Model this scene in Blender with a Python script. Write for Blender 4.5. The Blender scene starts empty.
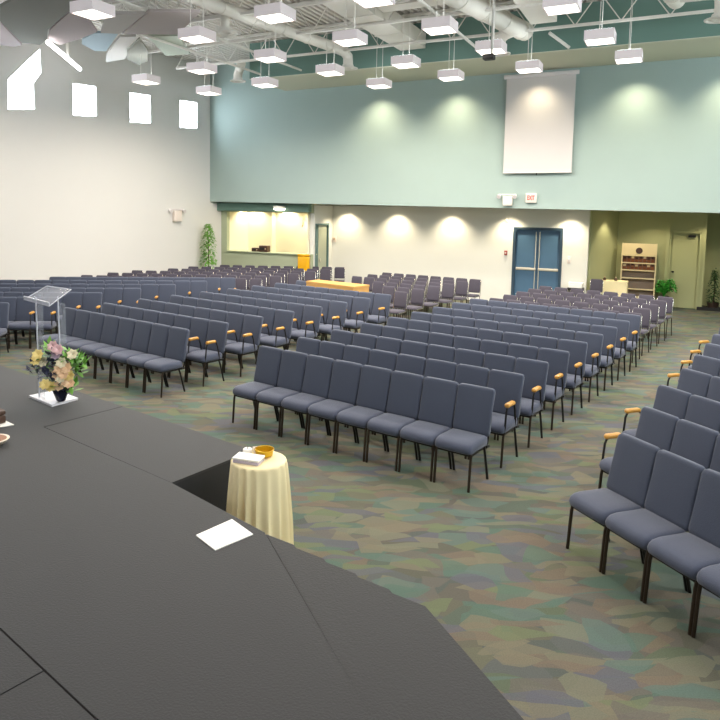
import bpy, bmesh, math, random
from mathutils import Vector, Matrix
random.seed(7)
S = bpy.context.scene
COL = S.collection
R = math.radians
ORD = ['first', 'second', 'third', 'fourth', 'fifth', 'sixth', 'seventh', 'eighth', 'ninth', 'tenth', 'eleventh', 'twelfth', 'thirteenth', 'fourteenth']

# ------------------------------------------------------------------ materials
def srgb(r, g, b):
    f = lambda c: (c / 255 / 12.92) if c / 255 <= 0.04045 else ((c / 255 + 0.055) / 1.055) ** 2.4
    return (f(r), f(g), f(b), 1)

def mat(name, col, rough=0.6, metal=0.0, var=0.0, scale=20.0, bump=0.0, sheen=0.0, emit=0.0, emit_col=None, trans=0.0, spec=0.5):
    m = bpy.data.materials.new(name)
    m.use_nodes = True
    nt = m.node_tree
    b = nt.nodes['Principled BSDF']
    b.inputs['Base Color'].default_value = col
    b.inputs['Roughness'].default_value = rough
    b.inputs['Metallic'].default_value = metal
    b.inputs['Specular IOR Level'].default_value = spec
    if sheen:
        b.inputs['Sheen Weight'].default_value = sheen
        b.inputs['Sheen Roughness'].default_value = 0.5
    if trans:
        b.inputs['Transmission Weight'].default_value = trans
        b.inputs['IOR'].default_value = 1.3
    if emit:
        b.inputs['Emission Color'].default_value = emit_col or col
        b.inputs['Emission Strength'].default_value = emit
    if var or bump:
        tc = nt.nodes.new('ShaderNodeTexCoord')
        n = nt.nodes.new('ShaderNodeTexNoise')
        n.inputs['Scale'].default_value = scale
        n.inputs['Detail'].default_value = 4
        nt.links.new(tc.outputs['Object'], n.inputs['Vector'])
        if var:
            mx = nt.nodes.new('ShaderNodeMix')
            mx.data_type = 'RGBA'
            mx.inputs['A'].default_value = tuple(c * (1 - var) for c in col[:3]) + (1,)
            mx.inputs['B'].default_value = tuple(min(1, c * (1 + var)) for c in col[:3]) + (1,)
            nt.links.new(n.outputs['Fac'], mx.inputs['Factor'])
            nt.links.new(mx.outputs['Result'], b.inputs['Base Color'])
        if bump:
            bp = nt.nodes.new('ShaderNodeBump')
            bp.inputs['Strength'].default_value = bump
            bp.inputs['Distance'].default_value = 0.01
            nt.links.new(n.outputs['Fac'], bp.inputs['Height'])
            nt.links.new(bp.outputs['Normal'], b.inputs['Normal'])
    return m

def carpet_mat():
    m = bpy.data.materials.new('patterned_carpet')
    m.use_nodes = True
    nt = m.node_tree
    b = nt.nodes['Principled BSDF']
    b.inputs['Roughness'].default_value = 0.95
    b.inputs['Specular IOR Level'].default_value = 0.15
    L = nt.links.new
    tc = nt.nodes.new('ShaderNodeTexCoord')
    wn = nt.nodes.new('ShaderNodeTexNoise')
    wn.inputs['Scale'].default_value = 2.2
    wn.inputs['Detail'].default_value = 1
    L(tc.outputs['Object'], wn.inputs['Vector'])
    wa = nt.nodes.new('ShaderNodeVectorMath'); wa.operation = 'MULTIPLY_ADD'
    wa.inputs[1].default_value = (0.22, 0.22, 0)
    L(wn.outputs['Color'], wa.inputs[0]); L(tc.outputs['Object'], wa.inputs[2])
    base = None
    cols = [(95, 95, 84), (100, 99, 86), (91, 100, 89), (104, 104, 88), (89, 94, 89), (98, 95, 87), (95, 104, 86), (94, 97, 94)]
    cols2 = [(89, 110, 99), (122, 116, 98), (98, 99, 108), (110, 118, 90), (106, 101, 94), (97, 114, 107), (120, 119, 102), (118, 105, 92)]
    def layer(rot, sc, seed, pal, metric='EUCLIDEAN'):
        mp = nt.nodes.new('ShaderNodeMapping')
        mp.inputs['Rotation'].default_value = (0, 0, R(rot))
        mp.inputs['Scale'].default_value = sc
        mp.inputs['Location'].default_value = (seed, seed * 2.3, 0)
        L(wa.outputs[0], mp.inputs['Vector'])
        v = nt.nodes.new('ShaderNodeTexVoronoi')
        v.voronoi_dimensions = '2D'
        v.distance = metric
        v.inputs['Scale'].default_value = 1.0
        L(mp.outputs[0], v.inputs['Vector'])
        sp = nt.nodes.new('ShaderNodeSeparateColor')
        L(v.outputs['Color'], sp.inputs[0])
        cr = nt.nodes.new('ShaderNodeValToRGB')
        cr.color_ramp.interpolation = 'CONSTANT'
        e = cr.color_ramp.elements
        while len(e) < len(pal): e.new(0.5)
        for i, c in enumerate(pal):
            e[i].position = i / len(pal); e[i].color = srgb(*c)
        L(sp.outputs[0], cr.inputs[0])
        return cr.outputs[0], sp.outputs[1]
    c1, _ = layer(20, (3.6, 6.0, 1), 0, cols)
    last = c1
    for rot, sc, seed, th in ((70, (3.2, 8.5, 1), 5, 0.66), (-25, (3.4, 9.5, 1), 11, 0.7), (120, (4.0, 9.0, 1), 17, 0.74), (15, (4.6, 5.5, 1), 23, 0.8), (50, (3.0, 12.0, 1), 31, 0.78)):
        c, msk = layer(rot, sc, seed, cols2)
        gt = nt.nodes.new('ShaderNodeMath'); gt.operation = 'GREATER_THAN'; gt.inputs[1].default_value = th
        L(msk, gt.inputs[0])
        ml = nt.nodes.new('ShaderNodeMath'); ml.operation = 'MULTIPLY'; ml.inputs[1].default_value = 0.75
        L(gt.outputs[0], ml.inputs[0])
        mx = nt.nodes.new('ShaderNodeMix'); mx.data_type = 'RGBA'
        L(ml.outputs[0], mx.inputs['Factor']); L(last, mx.inputs['A']); L(c, mx.inputs['B'])
        last = mx.outputs['Result']
    # fine loop pile
    fn = nt.nodes.new('ShaderNodeTexNoise'); fn.inputs['Scale'].default_value = 120
    L(tc.outputs['Object'], fn.inputs['Vector'])
    mr = nt.nodes.new('ShaderNodeMapRange'); mr.inputs['To Min'].default_value = 0.62; mr.inputs['To Max'].default_value = 1.08
    L(fn.outputs['Fac'], mr.inputs['Value'])
    vm = nt.nodes.new('ShaderNodeVectorMath'); vm.operation = 'SCALE'
    L(last, vm.inputs[0]); L(mr.outputs[0], vm.inputs['Scale'])
    L(vm.outputs[0], b.inputs['Base Color'])
    bp = nt.nodes.new('ShaderNodeBump'); bp.inputs['Strength'].default_value = 0.3; bp.inputs['Distance'].default_value = 0.01
    L(fn.outputs['Fac'], bp.inputs['Height']); L(bp.outputs[0], b.inputs['Normal'])
    return m

M = {}
M['carpet'] = carpet_mat()
M['sage'] = mat('sage_green_paint', srgb(160, 178, 173), 0.75, var=0.03, scale=2)
M['booth'] = mat('booth_sage_paint', srgb(172, 180, 152), 0.8)
M['teal'] = mat('dark_sage_paint', srgb(104, 134, 124), 0.8, var=0.03, scale=2)
M['olive'] = mat('olive_sage_paint', srgb(176, 178, 134), 0.8, var=0.03, scale=2)
M['white_wall'] = mat('off_white_paint', srgb(226, 225, 218), 0.8, var=0.02, scale=2)
M['left_wall'] = mat('pale_grey_paint', srgb(222, 220, 216), 0.85, var=0.02, scale=1)
M['cream'] = mat('cream_paint', srgb(236, 230, 205), 0.8)
M['deck'] = mat('ceiling_deck_paint', srgb(206, 200, 192), 0.7, var=0.05, scale=3)
M['steel_white'] = mat('painted_white_steel', srgb(224, 220, 212), 0.5)
M['duct'] = mat('white_painted_duct', srgb(222, 218, 208), 0.5, var=0.04, scale=6)
M['lamp_box'] = mat('white_plastic', srgb(224, 218, 218), 0.5)
M['lamp_shade'] = mat('translucent_lamp_housing', srgb(226, 216, 218), 0.5, emit=0.22, emit_col=(1, 0.92, 0.94, 1))
M['uplight_fill'] = mat('added_uplight_glow', (1, 0.95, 0.9, 1), 0.5, emit=6.0, emit_col=(0.92, 0.96, 1, 1))  # added glow on the lamp tops, brightens ceiling and upper walls
M['lamp_glow'] = mat('lamp_lens', (1, 0.93, 0.84, 1), 0.5, emit=7.0, emit_col=(1, 0.9, 0.78, 1))
M['can_glow'] = mat('downlight_lens', (1, 0.93, 0.84, 1), 0.5, emit=9.0, emit_col=(1, 0.86, 0.62, 1))
M['fill_daylight_side'] = mat('added_pane_glow_side', (1, 1, 1, 1), 0.3, emit=15.0, emit_col=(0.84, 0.92, 1, 1))  # glow of the added right-wall panes
M['fill_daylight_front'] = mat('added_pane_glow_front', (1, 1, 1, 1), 0.3, emit=4.0, emit_col=(0.80, 0.90, 1, 1))  # glow of the added front-wall panes
M['daylight'] = mat('bright_window_pane', (1, 1, 1, 1), 0.3, emit=26.0, emit_col=(0.80, 0.90, 1, 1))
M['fabric'] = mat('blue_grey_fabric', srgb(64, 71, 89), 0.9, var=0.12, scale=160, bump=0.25, sheen=0.15)
M['seat_fabric'] = mat('blue_grey_seat_fabric', srgb(70, 76, 95), 0.9, var=0.12, scale=160, bump=0.25, sheen=0.2)
M['mauve'] = mat('mauve_grey_fabric', srgb(68, 64, 76), 0.9, var=0.12, scale=120, bump=0.2, sheen=0.1)
M['black_metal'] = mat('black_metal', srgb(30, 28, 27), 0.35, metal=0.3)
M['bronze'] = mat('dark_bronze_metal', srgb(58, 48, 38), 0.35, metal=0.5)
M['chrome'] = mat('chrome', srgb(200, 196, 186), 0.25, metal=0.9)
M['arm_wood'] = mat('honey_wood', srgb(192, 140, 62), 0.35, var=0.15, scale=30)
M['stage'] = mat('charcoal_stage_carpet', srgb(40, 40, 42), 0.75, var=0.1, scale=90, bump=0.3, spec=0.45, sheen=0.1)
M['stage_side'] = mat('black_stage_skirt', srgb(40, 41, 43), 0.9)
M['cloth'] = mat('cream_tablecloth', srgb(246, 230, 184), 0.8, var=0.03, scale=8)
M['paper'] = mat('white_paper', srgb(245, 242, 236), 0.7)
M['gold'] = mat('amber_gold', srgb(206, 164, 30), 0.3, metal=0.3)
M['amber'] = mat('shiny_amber', srgb(236, 176, 30), 0.25)
M['oak'] = mat('light_oak', srgb(206, 158, 92), 0.5, var=0.12, scale=5)
M['dark_brown'] = mat('dark_brown_wood', srgb(70, 46, 32), 0.5, var=0.2, scale=20)
M['door_blue'] = mat('steel_blue_door', srgb(72, 104, 132), 0.45, var=0.04, scale=3)
M['door_frame'] = mat('dark_blue_frame', srgb(44, 66, 84), 0.5)
M['door_teal'] = mat('dark_teal_frame', srgb(84, 112, 112), 0.6)
M['door_grey'] = mat('grey_green_door', srgb(168, 172, 152), 0.6)
M['bar'] = mat('push_bar_steel', srgb(214, 206, 190), 0.35, metal=0.4)
M['screen'] = mat('projection_screen', srgb(208, 203, 202), 0.8)
M['red'] = mat('sign_red', srgb(205, 40, 30), 0.5, emit=0.6, emit_col=srgb(225, 50, 40))
M['sign_white'] = mat('sign_face', srgb(235, 222, 212), 0.5)
def acrylic():
    m = bpy.data.materials.new('clear_acrylic'); m.use_nodes = True
    nt = m.node_tree; b = nt.nodes['Principled BSDF']
    b.inputs['Base Color'].default_value = srgb(214, 220, 232); b.inputs['Roughness'].default_value = 0.12
    tr = nt.nodes.new('ShaderNodeBsdfTransparent'); mx = nt.nodes.new('ShaderNodeMixShader'); mx.inputs[0].default_value = 0.2
    nt.links.new(tr.outputs[0], mx.inputs[1]); nt.links.new(b.outputs[0], mx.inputs[2])
    nt.links.new(mx.outputs[0], nt.nodes['Material Output'].inputs[0])
    return m
M['acrylic'] = acrylic()
M['acrylic_edge'] = mat('frosted_acrylic', srgb(224, 226, 236), 0.3, trans=0.35)
M['leaf'] = mat('leaf_green', srgb(104, 158, 58), 0.5, var=0.35, scale=6)
M['leaf_bright'] = mat('bright_fern_green', srgb(46, 140, 40), 0.45, var=0.4, scale=8)
M['leaf_dark'] = mat('dark_leaf_green', srgb(58, 88, 48), 0.5, var=0.3, scale=8)
M['navy'] = mat('navy_vase', srgb(28, 30, 52), 0.25)
M['navy_leaf'] = mat('dusky_blue_leaf', srgb(58, 62, 88), 0.6)
M['pot'] = mat('dark_brown_pot', srgb(52, 36, 28), 0.5)
M['book_red'] = mat('rust_brochure', srgb(140, 84, 50), 0.6, var=0.2, scale=20)
M['shelf_back'] = mat('grey_shelf_back', srgb(126, 112, 100), 0.7)
M['shelf_cream'] = mat('cream_board', srgb(226, 208, 164), 0.6)
M['black'] = mat('matte_black', srgb(22, 20, 20), 0.6)
M['tan'] = mat('tan_plastic', srgb(196, 170, 140), 0.5)
for k, c in {'petal_yellow': (244, 224, 150), 'petal_peach': (244, 210, 172), 'petal_cream': (246, 236, 208), 'petal_pink': (228, 192, 196), 'petal_mauve': (170, 150, 170)}.items():
    M[k] = mat(k, srgb(*c), 0.7, var=0.1, scale=30)
for k, c in {'panel_olive': (112, 110, 97), 'panel_mauve': (166, 152, 151), 'panel_blue': (172, 194, 206), 'panel_grey': (182, 177, 172), 'panel_taupe': (170, 160, 156), 'panel_white': (226, 222, 216), 'panel_slate': (140, 140, 126), 'panel_green': (190, 200, 184)}.items():
    M[k] = mat(k, srgb(*c), 0.8)

# ------------------------------------------------------------------ mesh helpers
def obj(name, bm, m, parent=None, loc=None, rotz=None, smooth=True, angle=40):
    me = bpy.data.meshes.new(name)
    bmesh.ops.recalc_face_normals(bm, faces=bm.faces)
    bm.to_mesh(me); bm.free()
    if smooth:
        for p in me.polygons: p.use_smooth = True
        me.set_sharp_from_angle(angle=R(angle))
    me.materials.append(m)
    o = bpy.data.objects.new(name, me)
    COL.objects.link(o)
    if parent: o.parent = parent
    if loc is not None: o.location = loc
    if rotz is not None: o.rotation_euler = (0, 0, rotz)
    return o

def tag(o, label, cat, group=None):
    o['label'] = label; o['category'] = cat
    if group: o['group'] = group
    return o

def thing(name, label, cat, loc=(0, 0, 0), rotz=0.0, group=None):
    o = bpy.data.objects.new(name, None)
    o.empty_display_size = 0.1
    COL.objects.link(o)
    o.location = loc; o.rotation_euler = (0, 0, rotz)
    return tag(o, label, cat, group)

def struct(name, bm, m, **k):
    o = obj(name, bm, m, **k)
    if not k.get('parent'): o['kind'] = 'structure'
    return o

def NB(): return bmesh.new()

def box(bm, x0, x1, y0, y1, z0, z1, bev=0.0, seg=2):
    r = bmesh.ops.create_cube(bm, size=1)
    vs = r['verts']
    for v in vs:
        v.co = Vector((x0 + (v.co.x + .5) * (x1 - x0), y0 + (v.co.y + .5) * (y1 - y0), z0 + (v.co.z + .5) * (z1 - z0)))
    if bev:
        es = list({e for v in vs for e in v.link_edges})
        bmesh.ops.bevel(bm, geom=es, offset=bev, segments=seg, affect='EDGES', profile=0.5)
    return bm

def tube(bm, pts, r, n=8, caps=True):
    pts = [Vector(p) for p in pts]
    rs = r if isinstance(r, (list, tuple)) else [r] * len(pts)
    rings = []
    up = None
    for i, p in enumerate(pts):
        a = pts[max(0, i - 1)]; b = pts[min(len(pts) - 1, i + 1)]
        t = (b - a).normalized()
        if up is None:
            up = Vector((0, 0, 1)) if abs(t.z) < 0.9 else Vector((1, 0, 0))
        s = t.cross(up).normalized(); up = s.cross(t).normalized()
        rings.append([bm.verts.new(p + (s * math.cos(2 * math.pi * k / n) + up * math.sin(2 * math.pi * k / n)) * rs[i]) for k in range(n)])
    for A, B in zip(rings, rings[1:]):
        for k in range(n):
            bm.faces.new((A[k], A[(k + 1) % n], B[(k + 1) % n], B[k]))
    if caps:
        bm.faces.new(rings[0][::-1]); bm.faces.new(rings[-1])
    return bm

def lathe(bm, prof, n=24, c=(0, 0, 0), fold=None):
    rings = []
    for i, (r, z) in enumerate(prof):
        ring = []
        for k in range(n):
            a = 2 * math.pi * k / n
            rr = r * (1 + (fold(i, a) if fold else 0))
            ring.append(bm.verts.new((c[0] + rr * math.cos(a), c[1] + rr * math.sin(a), c[2] + z)))
        rings.append(ring)
    for A, B in zip(rings, rings[1:]):
        for k in range(n):
            bm.faces.new((A[k], A[(k + 1) % n], B[(k + 1) % n], B[k]))
    bm.faces.new(rings[0][::-1]); bm.faces.new(rings[-1])
    return bm

def prism(bm, poly, z0, z1):
    a = [bm.verts.new((x, y, z0)) for x, y in poly]
    b = [bm.verts.new((x, y, z1)) for x, y in poly]
    n = len(poly)
    bm.faces.new(a[::-1]); bm.faces.new(b)
    for i in range(n):
        bm.faces.new((a[i], a[(i + 1) % n], b[(i + 1) % n], b[i]))
    return bm

def slab(bm, pts, t):
    """plate through 3-D points with thickness t along -normal"""
    P = [Vector(p) for p in pts]
    n = (P[1] - P[0]).cross(P[2] - P[0]).normalized()
    a = [bm.verts.new(p) for p in P]; b = [bm.verts.new(p - n * t) for p in P]
    k = len(P)
    bm.faces.new(a); bm.faces.new(b[::-1])
    for i in range(k):
        bm.faces.new((a[i], a[(i + 1) % k], b[(i + 1) % k], b[i]))
    return bm

def cushion(bm, prof, w, inset=0.014, crown=0.008):
    """loft a side profile (y,z) across the width with softened ends and a slight crown"""
    cy = sum(p[0] for p in prof) / len(prof); cz = sum(p[1] for p in prof) / len(prof)
    xs = [(-w / 2, inset, 0), (-w / 2 + inset * .35, inset * .35, 0.2), (-w / 2 + inset, 0, 0.45), (-w / 4, 0, 0.9), (0, 0, 1), (w / 4, 0, 0.9), (w / 2 - inset, 0, 0.45), (w / 2 - inset * .35, inset * .35, 0.2), (w / 2, inset, 0)]
    rings = []
    for x, ins, cr in xs:
        ring = []
        for y, z in prof:
            d = Vector((y - cy, z - cz)); L = d.length
            k = max(0.05, (L - ins + crown * cr * 0.5) / L) if ins else 1 + crown * cr * 0.35 / max(L, .05)
            ring.append(bm.verts.new((x, cy + d.x * k, cz + d.y * k)))
        rings.append(ring)
    n = len(prof)
    for A, B in zip(rings, rings[1:]):
        for k in range(n):
            bm.faces.new((A[k], A[(k + 1) % n], B[(k + 1) % n], B[k]))
    bm.faces.new(rings[0][::-1]); bm.faces.new(rings[-1])
    return bm

def dup(root, loc, rotz, label, group):
    r = root.copy(); COL.objects.link(r)
    r.location = loc; r.rotation_euler = (0, 0, rotz)
    r['label'] = label; r['group'] = group
    for ch in list(root.children):
        c = ch.copy(); COL.objects.link(c); c.parent = r
        for g in list(ch.children):
            q = g.copy(); COL.objects.link(q); q.parent = c
    return r

# ------------------------------------------------------------------ room frame: u along the back wall, v behind it
AW = R(-27.9)
C0 = Vector((-3.3928, 21.649))
DU = Vector((math.cos(AW), math.sin(AW))); DV = Vector((-math.sin(AW), math.cos(AW)))
def wf(u, v, z=0.0):
    p = C0 + DU * u + DV * v
    return Vector((p.x, p.y, z))
def uv_of(x, y):
    p = Vector((x, y)) - C0
    return p.dot(DU), p.dot(DV)
WLOC = (C0.x, C0.y, 0)
WK = dict(loc=WLOC, rotz=AW)                      # wall-frame placement for structure meshes
CEIL = 7.0
AL = R(52)                                        # left wall direction
LD = Vector((-math.cos(AL), -math.sin(AL)))       # along the left wall towards the stage
LN = Vector((math.sin(AL), -math.cos(AL)))        # into the room
LROT = math.atan2(LD.y, LD.x)                     # local x = along wall, local y = rotated +90
LK = dict(loc=WLOC, rotz=LROT)
# with this rotation local +y = (-sin, cos) of LROT
LSIGN = 1 if Vector((-math.sin(LROT), math.cos(LROT))).dot(LN) > 0 else -1

# floor / ceiling
def room_poly(m=0.0):
    A = C0 + LD * -6 ; 
    p = [C0 + DV * 6 - DU * 1.5, C0 + DV * 6 + DU * 21, C0 + DU * 21 + LD * 25.5, C0 + LD * 25.5 - DU * 0.8]
    return [(q.x, q.y) for q in p]
bm = NB(); prism(bm, room_poly(), -0.1, 0.0); struct('floor', bm, M['carpet'], smooth=False)
# ceiling: corrugated deck
bm = NB()
U0, U1 = -9.0, 21.5
n = int((U1 - U0) / 0.15)
prev = None
for i in range(n + 1):
    for f, z in ((0, CEIL), (0.07, CEIL), (0.09, CEIL + 0.07), (0.14, CEIL + 0.07)):
        u = U0 + i * 0.15 + f
        a = bm.verts.new((u, -24.5, z)); b = bm.verts.new((u, 0.2, z))
        if prev: bm.faces.new((prev[0], prev[1], b, a))
        prev = (a, b)
struct('ceiling', bm, M['deck'], smooth=False, **WK)

# upper back wall, lower walls
def wbox(name, m, *b, **k):
    bm = NB(); box(bm, *b); return struct(name, bm, m, smooth=False, **WK)
LIP = lambda u: 2.775 - 0.0104 * u          # the balcony edge drops slightly towards the right
def lipbox(name, m, u0, u1, v0, v1, zt):
    bm = NB(); q = [bm.verts.new(p) for p in ((u0, v0, LIP(u0)), (u1, v0, LIP(u1)), (u1, v1, LIP(u1)), (u0, v1, LIP(u0)), (u0, v0, zt), (u1, v0, zt), (u1, v1, zt), (u0, v1, zt))]
    for f_ in ((0, 1, 2, 3), (4, 5, 6, 7), (0, 1, 5, 4), (1, 2, 6, 5), (2, 3, 7, 6), (3, 0, 4, 7)): bm.faces.new([q[i] for i in f_])
    return struct(name, bm, m, smooth=False, **WK)
lipbox('wall_back_upper', M['sage'], -0.3, 21, 0, 0.3, CEIL + 0.1)
lipbox('ceiling_under_balcony', M['white_wall'], -0.3, 21, 0.3, 6, 2.95)
# bulkhead (drop soffit along the top of the back wall)
wbox('ceiling_bulkhead', M['teal'], 2.76, 21, -1.92, 0.0, 6.07, CEIL)
wbox('lit_soffit_plate', mat('lit_soffit_colour', srgb(206, 206, 186), 0.8), 2.76, 21, -1.92, 0.0, 6.05, 6.07)  # light on the soffit underside is put into this paler colour
# booth wall with service opening
bm = NB()
box(bm, -0.3, 0.30, 0.5, 0.65, 0, 2.78)
box(bm, 0.30, 3.42, 0.5, 0.65, 0, 1.19)
box(bm, 0.30, 3.42, 0.5, 0.65, 2.46, 2.78)
struct('wall_booth', bm, M['booth'], smooth=False, **WK)
wbox('trim_2', M['teal'], 0.0, 3.42, 0.3, 0.498, 2.49, 2.74)
wbox('trim_3', M['booth'], 0.29, 3.42, 0.44, 0.9, 1.17, 1.20)
bm = NB()
box(bm, 0.2, 1.25, 1.75, 1.85, 0, 2.66); box(bm, 1.15, 1.25, 1.85, 2.1, 0, 2.66); box(bm, 1.25, 3.28, 2.0, 2.1, 0, 2.66)
box(bm, 0.2, 0.3, 0.65, 1.75, 0, 2.66); box(bm, 3.2, 3.28, 0.65, 2.1, 0, 2.66)
struct('wall_booth_inside', bm, M['cream'], smooth=False, **WK)
# main lower wall with door openings; the side of the booth carries door_1
bm = NB()
box(bm, 3.30, 3.44, 0.65, 0.72, 0, 2.7); box(bm, 3.30, 3.44, 1.62, 2.05, 0, 2.7); box(bm, 3.30, 3.44, 0.72, 1.62, 2.14, 2.7)
struct('wall_booth_side', bm, M['white_wall'], smooth=False, **WK)
bm = NB()
box(bm, 3.30, 9.17, 1.9, 2.05, 0, 2.7)
box(bm, 9.17, 10.46, 1.9, 2.05, 2.13, 2.7)
box(bm, 10.46, 11.13, 1.9, 2.05, 0, 2.7)
struct('wall_back_lower', bm, M['white_wall'], smooth=False, **WK)
bm = NB()
prism(bm, [(11.02, 2.05), (11.18, 2.05), (11.74, 3.5), (11.60, 3.65)], 0, 2.7)
box(bm, 11.60, 13.05, 3.5, 3.65, 0, 2.7)
box(bm, 13.05, 13.83, 3.5, 3.65, 2.12, 2.7)
box(bm, 13.83, 13.93, 3.5, 4.6, 0, 2.7)
box(bm, 13.93, 19, 4.5, 4.65, 0, 2.7)
struct('wall_recess', bm, M['olive'], smooth=False, **WK)
wbox('baseboard_recess', M['door_frame'], 11.75, 12.97, 3.48, 3.5, 0, 0.1)
wbox('wall_right', M['olive'], 20.0, 20.2, -26, 6, 0, CEIL) if False else None
# left wall with four window openings
WIN = [[(6.56, 4.87), (5.88, 4.95), (5.90, 5.58), (5.69, 5.86), (5.70, 6.45), (6.54, 5.58)],
       [(4.82, 4.93), (4.12, 4.98), (4.12, 5.77), (4.81, 5.75)],
       [(3.03, 4.95), (2.32, 4.99), (2.32, 5.78), (3.03, 5.76)],
       [(1.22, 4.99), (0.54, 5.02), (0.54, 5.81), (1.22, 5.79)]]
WIN += [[(x0 + .7, 4.9), (x0, 4.93), (x0, 5.78), (x0 + .7, 5.74)] for x0 in (9.0, 11.6, 14.2, 16.8, 19.4, 22.0)]  # further unseen windows, added to bring in cool daylight
bm = NB(); box(bm, -0.5, 26, -0.2 * LSIGN if LSIGN > 0 else 0, 0 if LSIGN > 0 else 0.2, 0, CEIL + 0.1)
wl = struct('wall_left', bm, M['left_wall'], smooth=False, **LK)
# cut the openings with boolean cutters (removed afterwards)
for i, poly in enumerate(WIN):
    bm = NB()
    a = [bm.verts.new((x, -0.5, z)) for x, z in poly]; b = [bm.verts.new((x, 0.5, z)) for x, z in poly]
    bm.faces.new(a); bm.faces.new(b[::-1])
    for k in range(len(poly)):
        bm.faces.new((a[k], b[k], b[(k + 1) % len(poly)], a[(k + 1) % len(poly)]))
    cut = obj('cutter', bm, M['left_wall'], smooth=False, **LK)
    md = wl.modifiers.new('opening', 'BOOLEAN'); md.object = cut; md.operation = 'DIFFERENCE'; md.solver = 'EXACT'
    bpy.context.view_layer.update()
    dg = bpy.context.evaluated_depsgraph_get()
    nm = bpy.data.meshes.new_from_object(wl.evaluated_get(dg))
    wl.modifiers.clear(); wl.data = nm
    bpy.data.objects.remove(cut)
    bm = NB()
    yb = -0.13 * LSIGN
    a = [bm.verts.new((x, yb, z)) for x, z in poly]; b = [bm.verts.new((x, yb - 0.02 * LSIGN, z)) for x, z in poly]
    bm.faces.new(a); bm.faces.new(b[::-1])
    for k in range(len(poly)):
        bm.faces.new((a[k], b[k], b[(k + 1) % len(poly)], a[(k + 1) % len(poly)]))
    struct('window_%d' % (i + 1), bm, M['daylight'], smooth=False, **LK)
# side of the room behind the photographer and to the right
P = [Vector(p) for p in room_poly()]
def wall_between(name, a, b, m, z1=CEIL + 0.1):
    d = (b - a); L = d.length
    bm = NB(); box(bm, 0, L, -0.2, 0, 0, z1)
    return struct(name, bm, m, smooth=False, loc=(a.x, a.y, 0), rotz=math.atan2(d.y, d.x))
wall_between('wall_right', P[2], P[1] , M['sage'])
wall_between('wall_front', P[3], P[2], M['left_wall'])
fw = (P[2] - P[3]); fl = fw.length
for i in range(6):  # unseen glowing panes behind the camera, added as daylight fill
    x0 = 2.0 + i * 3.1
    bm = NB(); box(bm, x0, x0 + 1.5, -0.22, 0.02, 4.6, 5.9)
    struct('window_%d' % (11 + i), bm, M['fill_daylight_front'], smooth=False, loc=(P[3].x, P[3].y, 0), rotz=math.atan2(fw.y, fw.x))
rw = (P[2] - P[1]); L_ = rw.length
for i in range(6):  # unseen glowing panes added as side light for left wall and ceiling
    x0 = 3.0 + i * 3.6
    bm = NB(); box(bm, x0, x0 + 1.8, -0.22, 0.22, 4.7, 6.0)
    struct('window_%d' % (17 + i), bm, M['fill_daylight_side'], smooth=False, loc=(P[1].x, P[1].y, 0), rotz=math.atan2(rw.y, rw.x))
wall_between('wall_rear_closing', P[1], P[0], M['olive'], 2.85)

# doors -------------------------------------------------------------
def part(name, parent, m, *b, bev=0.0):
    bm = NB(); box(bm, *b, bev=bev); return obj(name, bm, m, parent, smooth=bool(bev))
def door_root(name):
    bm = NB(); return bm
bm = NB()
box(bm, 3.28, 3.46, 0.72, 0.77, 0, 2.14); box(bm, 3.28, 3.46, 1.57, 1.62, 0, 2.14); box(bm, 3.28, 3.46, 0.77, 1.57, 2.09, 2.14)
d1 = struct('door_1', bm, M['door_teal'], smooth=False, **WK)
part('door_leaf', d1, M['door_grey'], 3.36, 3.40, 1.02, 1.57, 0.01, 2.09)
part('side_panel', d1, M['door_teal'], 3.37, 3.39, 0.77, 1.02, 0.01, 2.09)
part('door_handle', d1, M['bar'], 3.40, 3.44, 1.07, 1.10, 0.95, 1.05)
bm = NB()
box(bm, 9.15, 9.22, 1.87, 2.06, 0, 2.16); box(bm, 10.41, 10.48, 1.87, 2.06, 0, 2.16); box(bm, 9.22, 10.41, 1.87, 2.06, 2.09, 2.16)
d2 = struct('door_2', bm, M['door_frame'], smooth=False, **WK)
for x0, x1 in ((9.22, 9.81), (9.82, 10.41)):
    lf = part('door_leaf', d2, M['door_blue'], x0, x1, 1.96, 2.01, 0.01, 2.09)
    rx = x1 - 0.045 if x0 < 9.5 else x0 + 0.045
    bm = NB(); tube(bm, [(rx, 1.935, 0.05), (rx, 1.935, 2.04)], 0.011); obj('vertical_rod', bm, M['bar'], lf)
    bm = NB(); box(bm, x0 + 0.03, x1 - 0.02, 1.90, 1.935, 0.96, 1.03, bev=0.01); obj('push_bar', bm, M['bar'], lf)
bm = NB()
box(bm, 13.05, 13.10, 3.46, 3.62, 0, 2.12); box(bm, 13.78, 13.83, 3.46, 3.62, 0, 2.12); box(bm, 13.05, 13.83, 3.46, 3.62, 2.07, 2.12)
d3 = struct('door_3', bm, M['olive'], smooth=False, **WK)
part('door_leaf', d3, M['olive'], 13.10, 13.78, 3.54, 3.58, 0.01, 2.07)
part('door_closer', d3, M['black'], 13.5, 13.68, 3.48, 3.54, 1.96, 2.02)
bm = NB(); lathe(bm, [(0.01, 0), (0.035, .01), (0.035, .04), (0.01, .05)], 12, (13.18, 3.51, 0.97)); obj('door_knob', bm, M['black'], d3)
wbox('trim_4', M['olive'], 12.97, 13.05, 3.42, 3.5, 0, 2.7)

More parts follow.
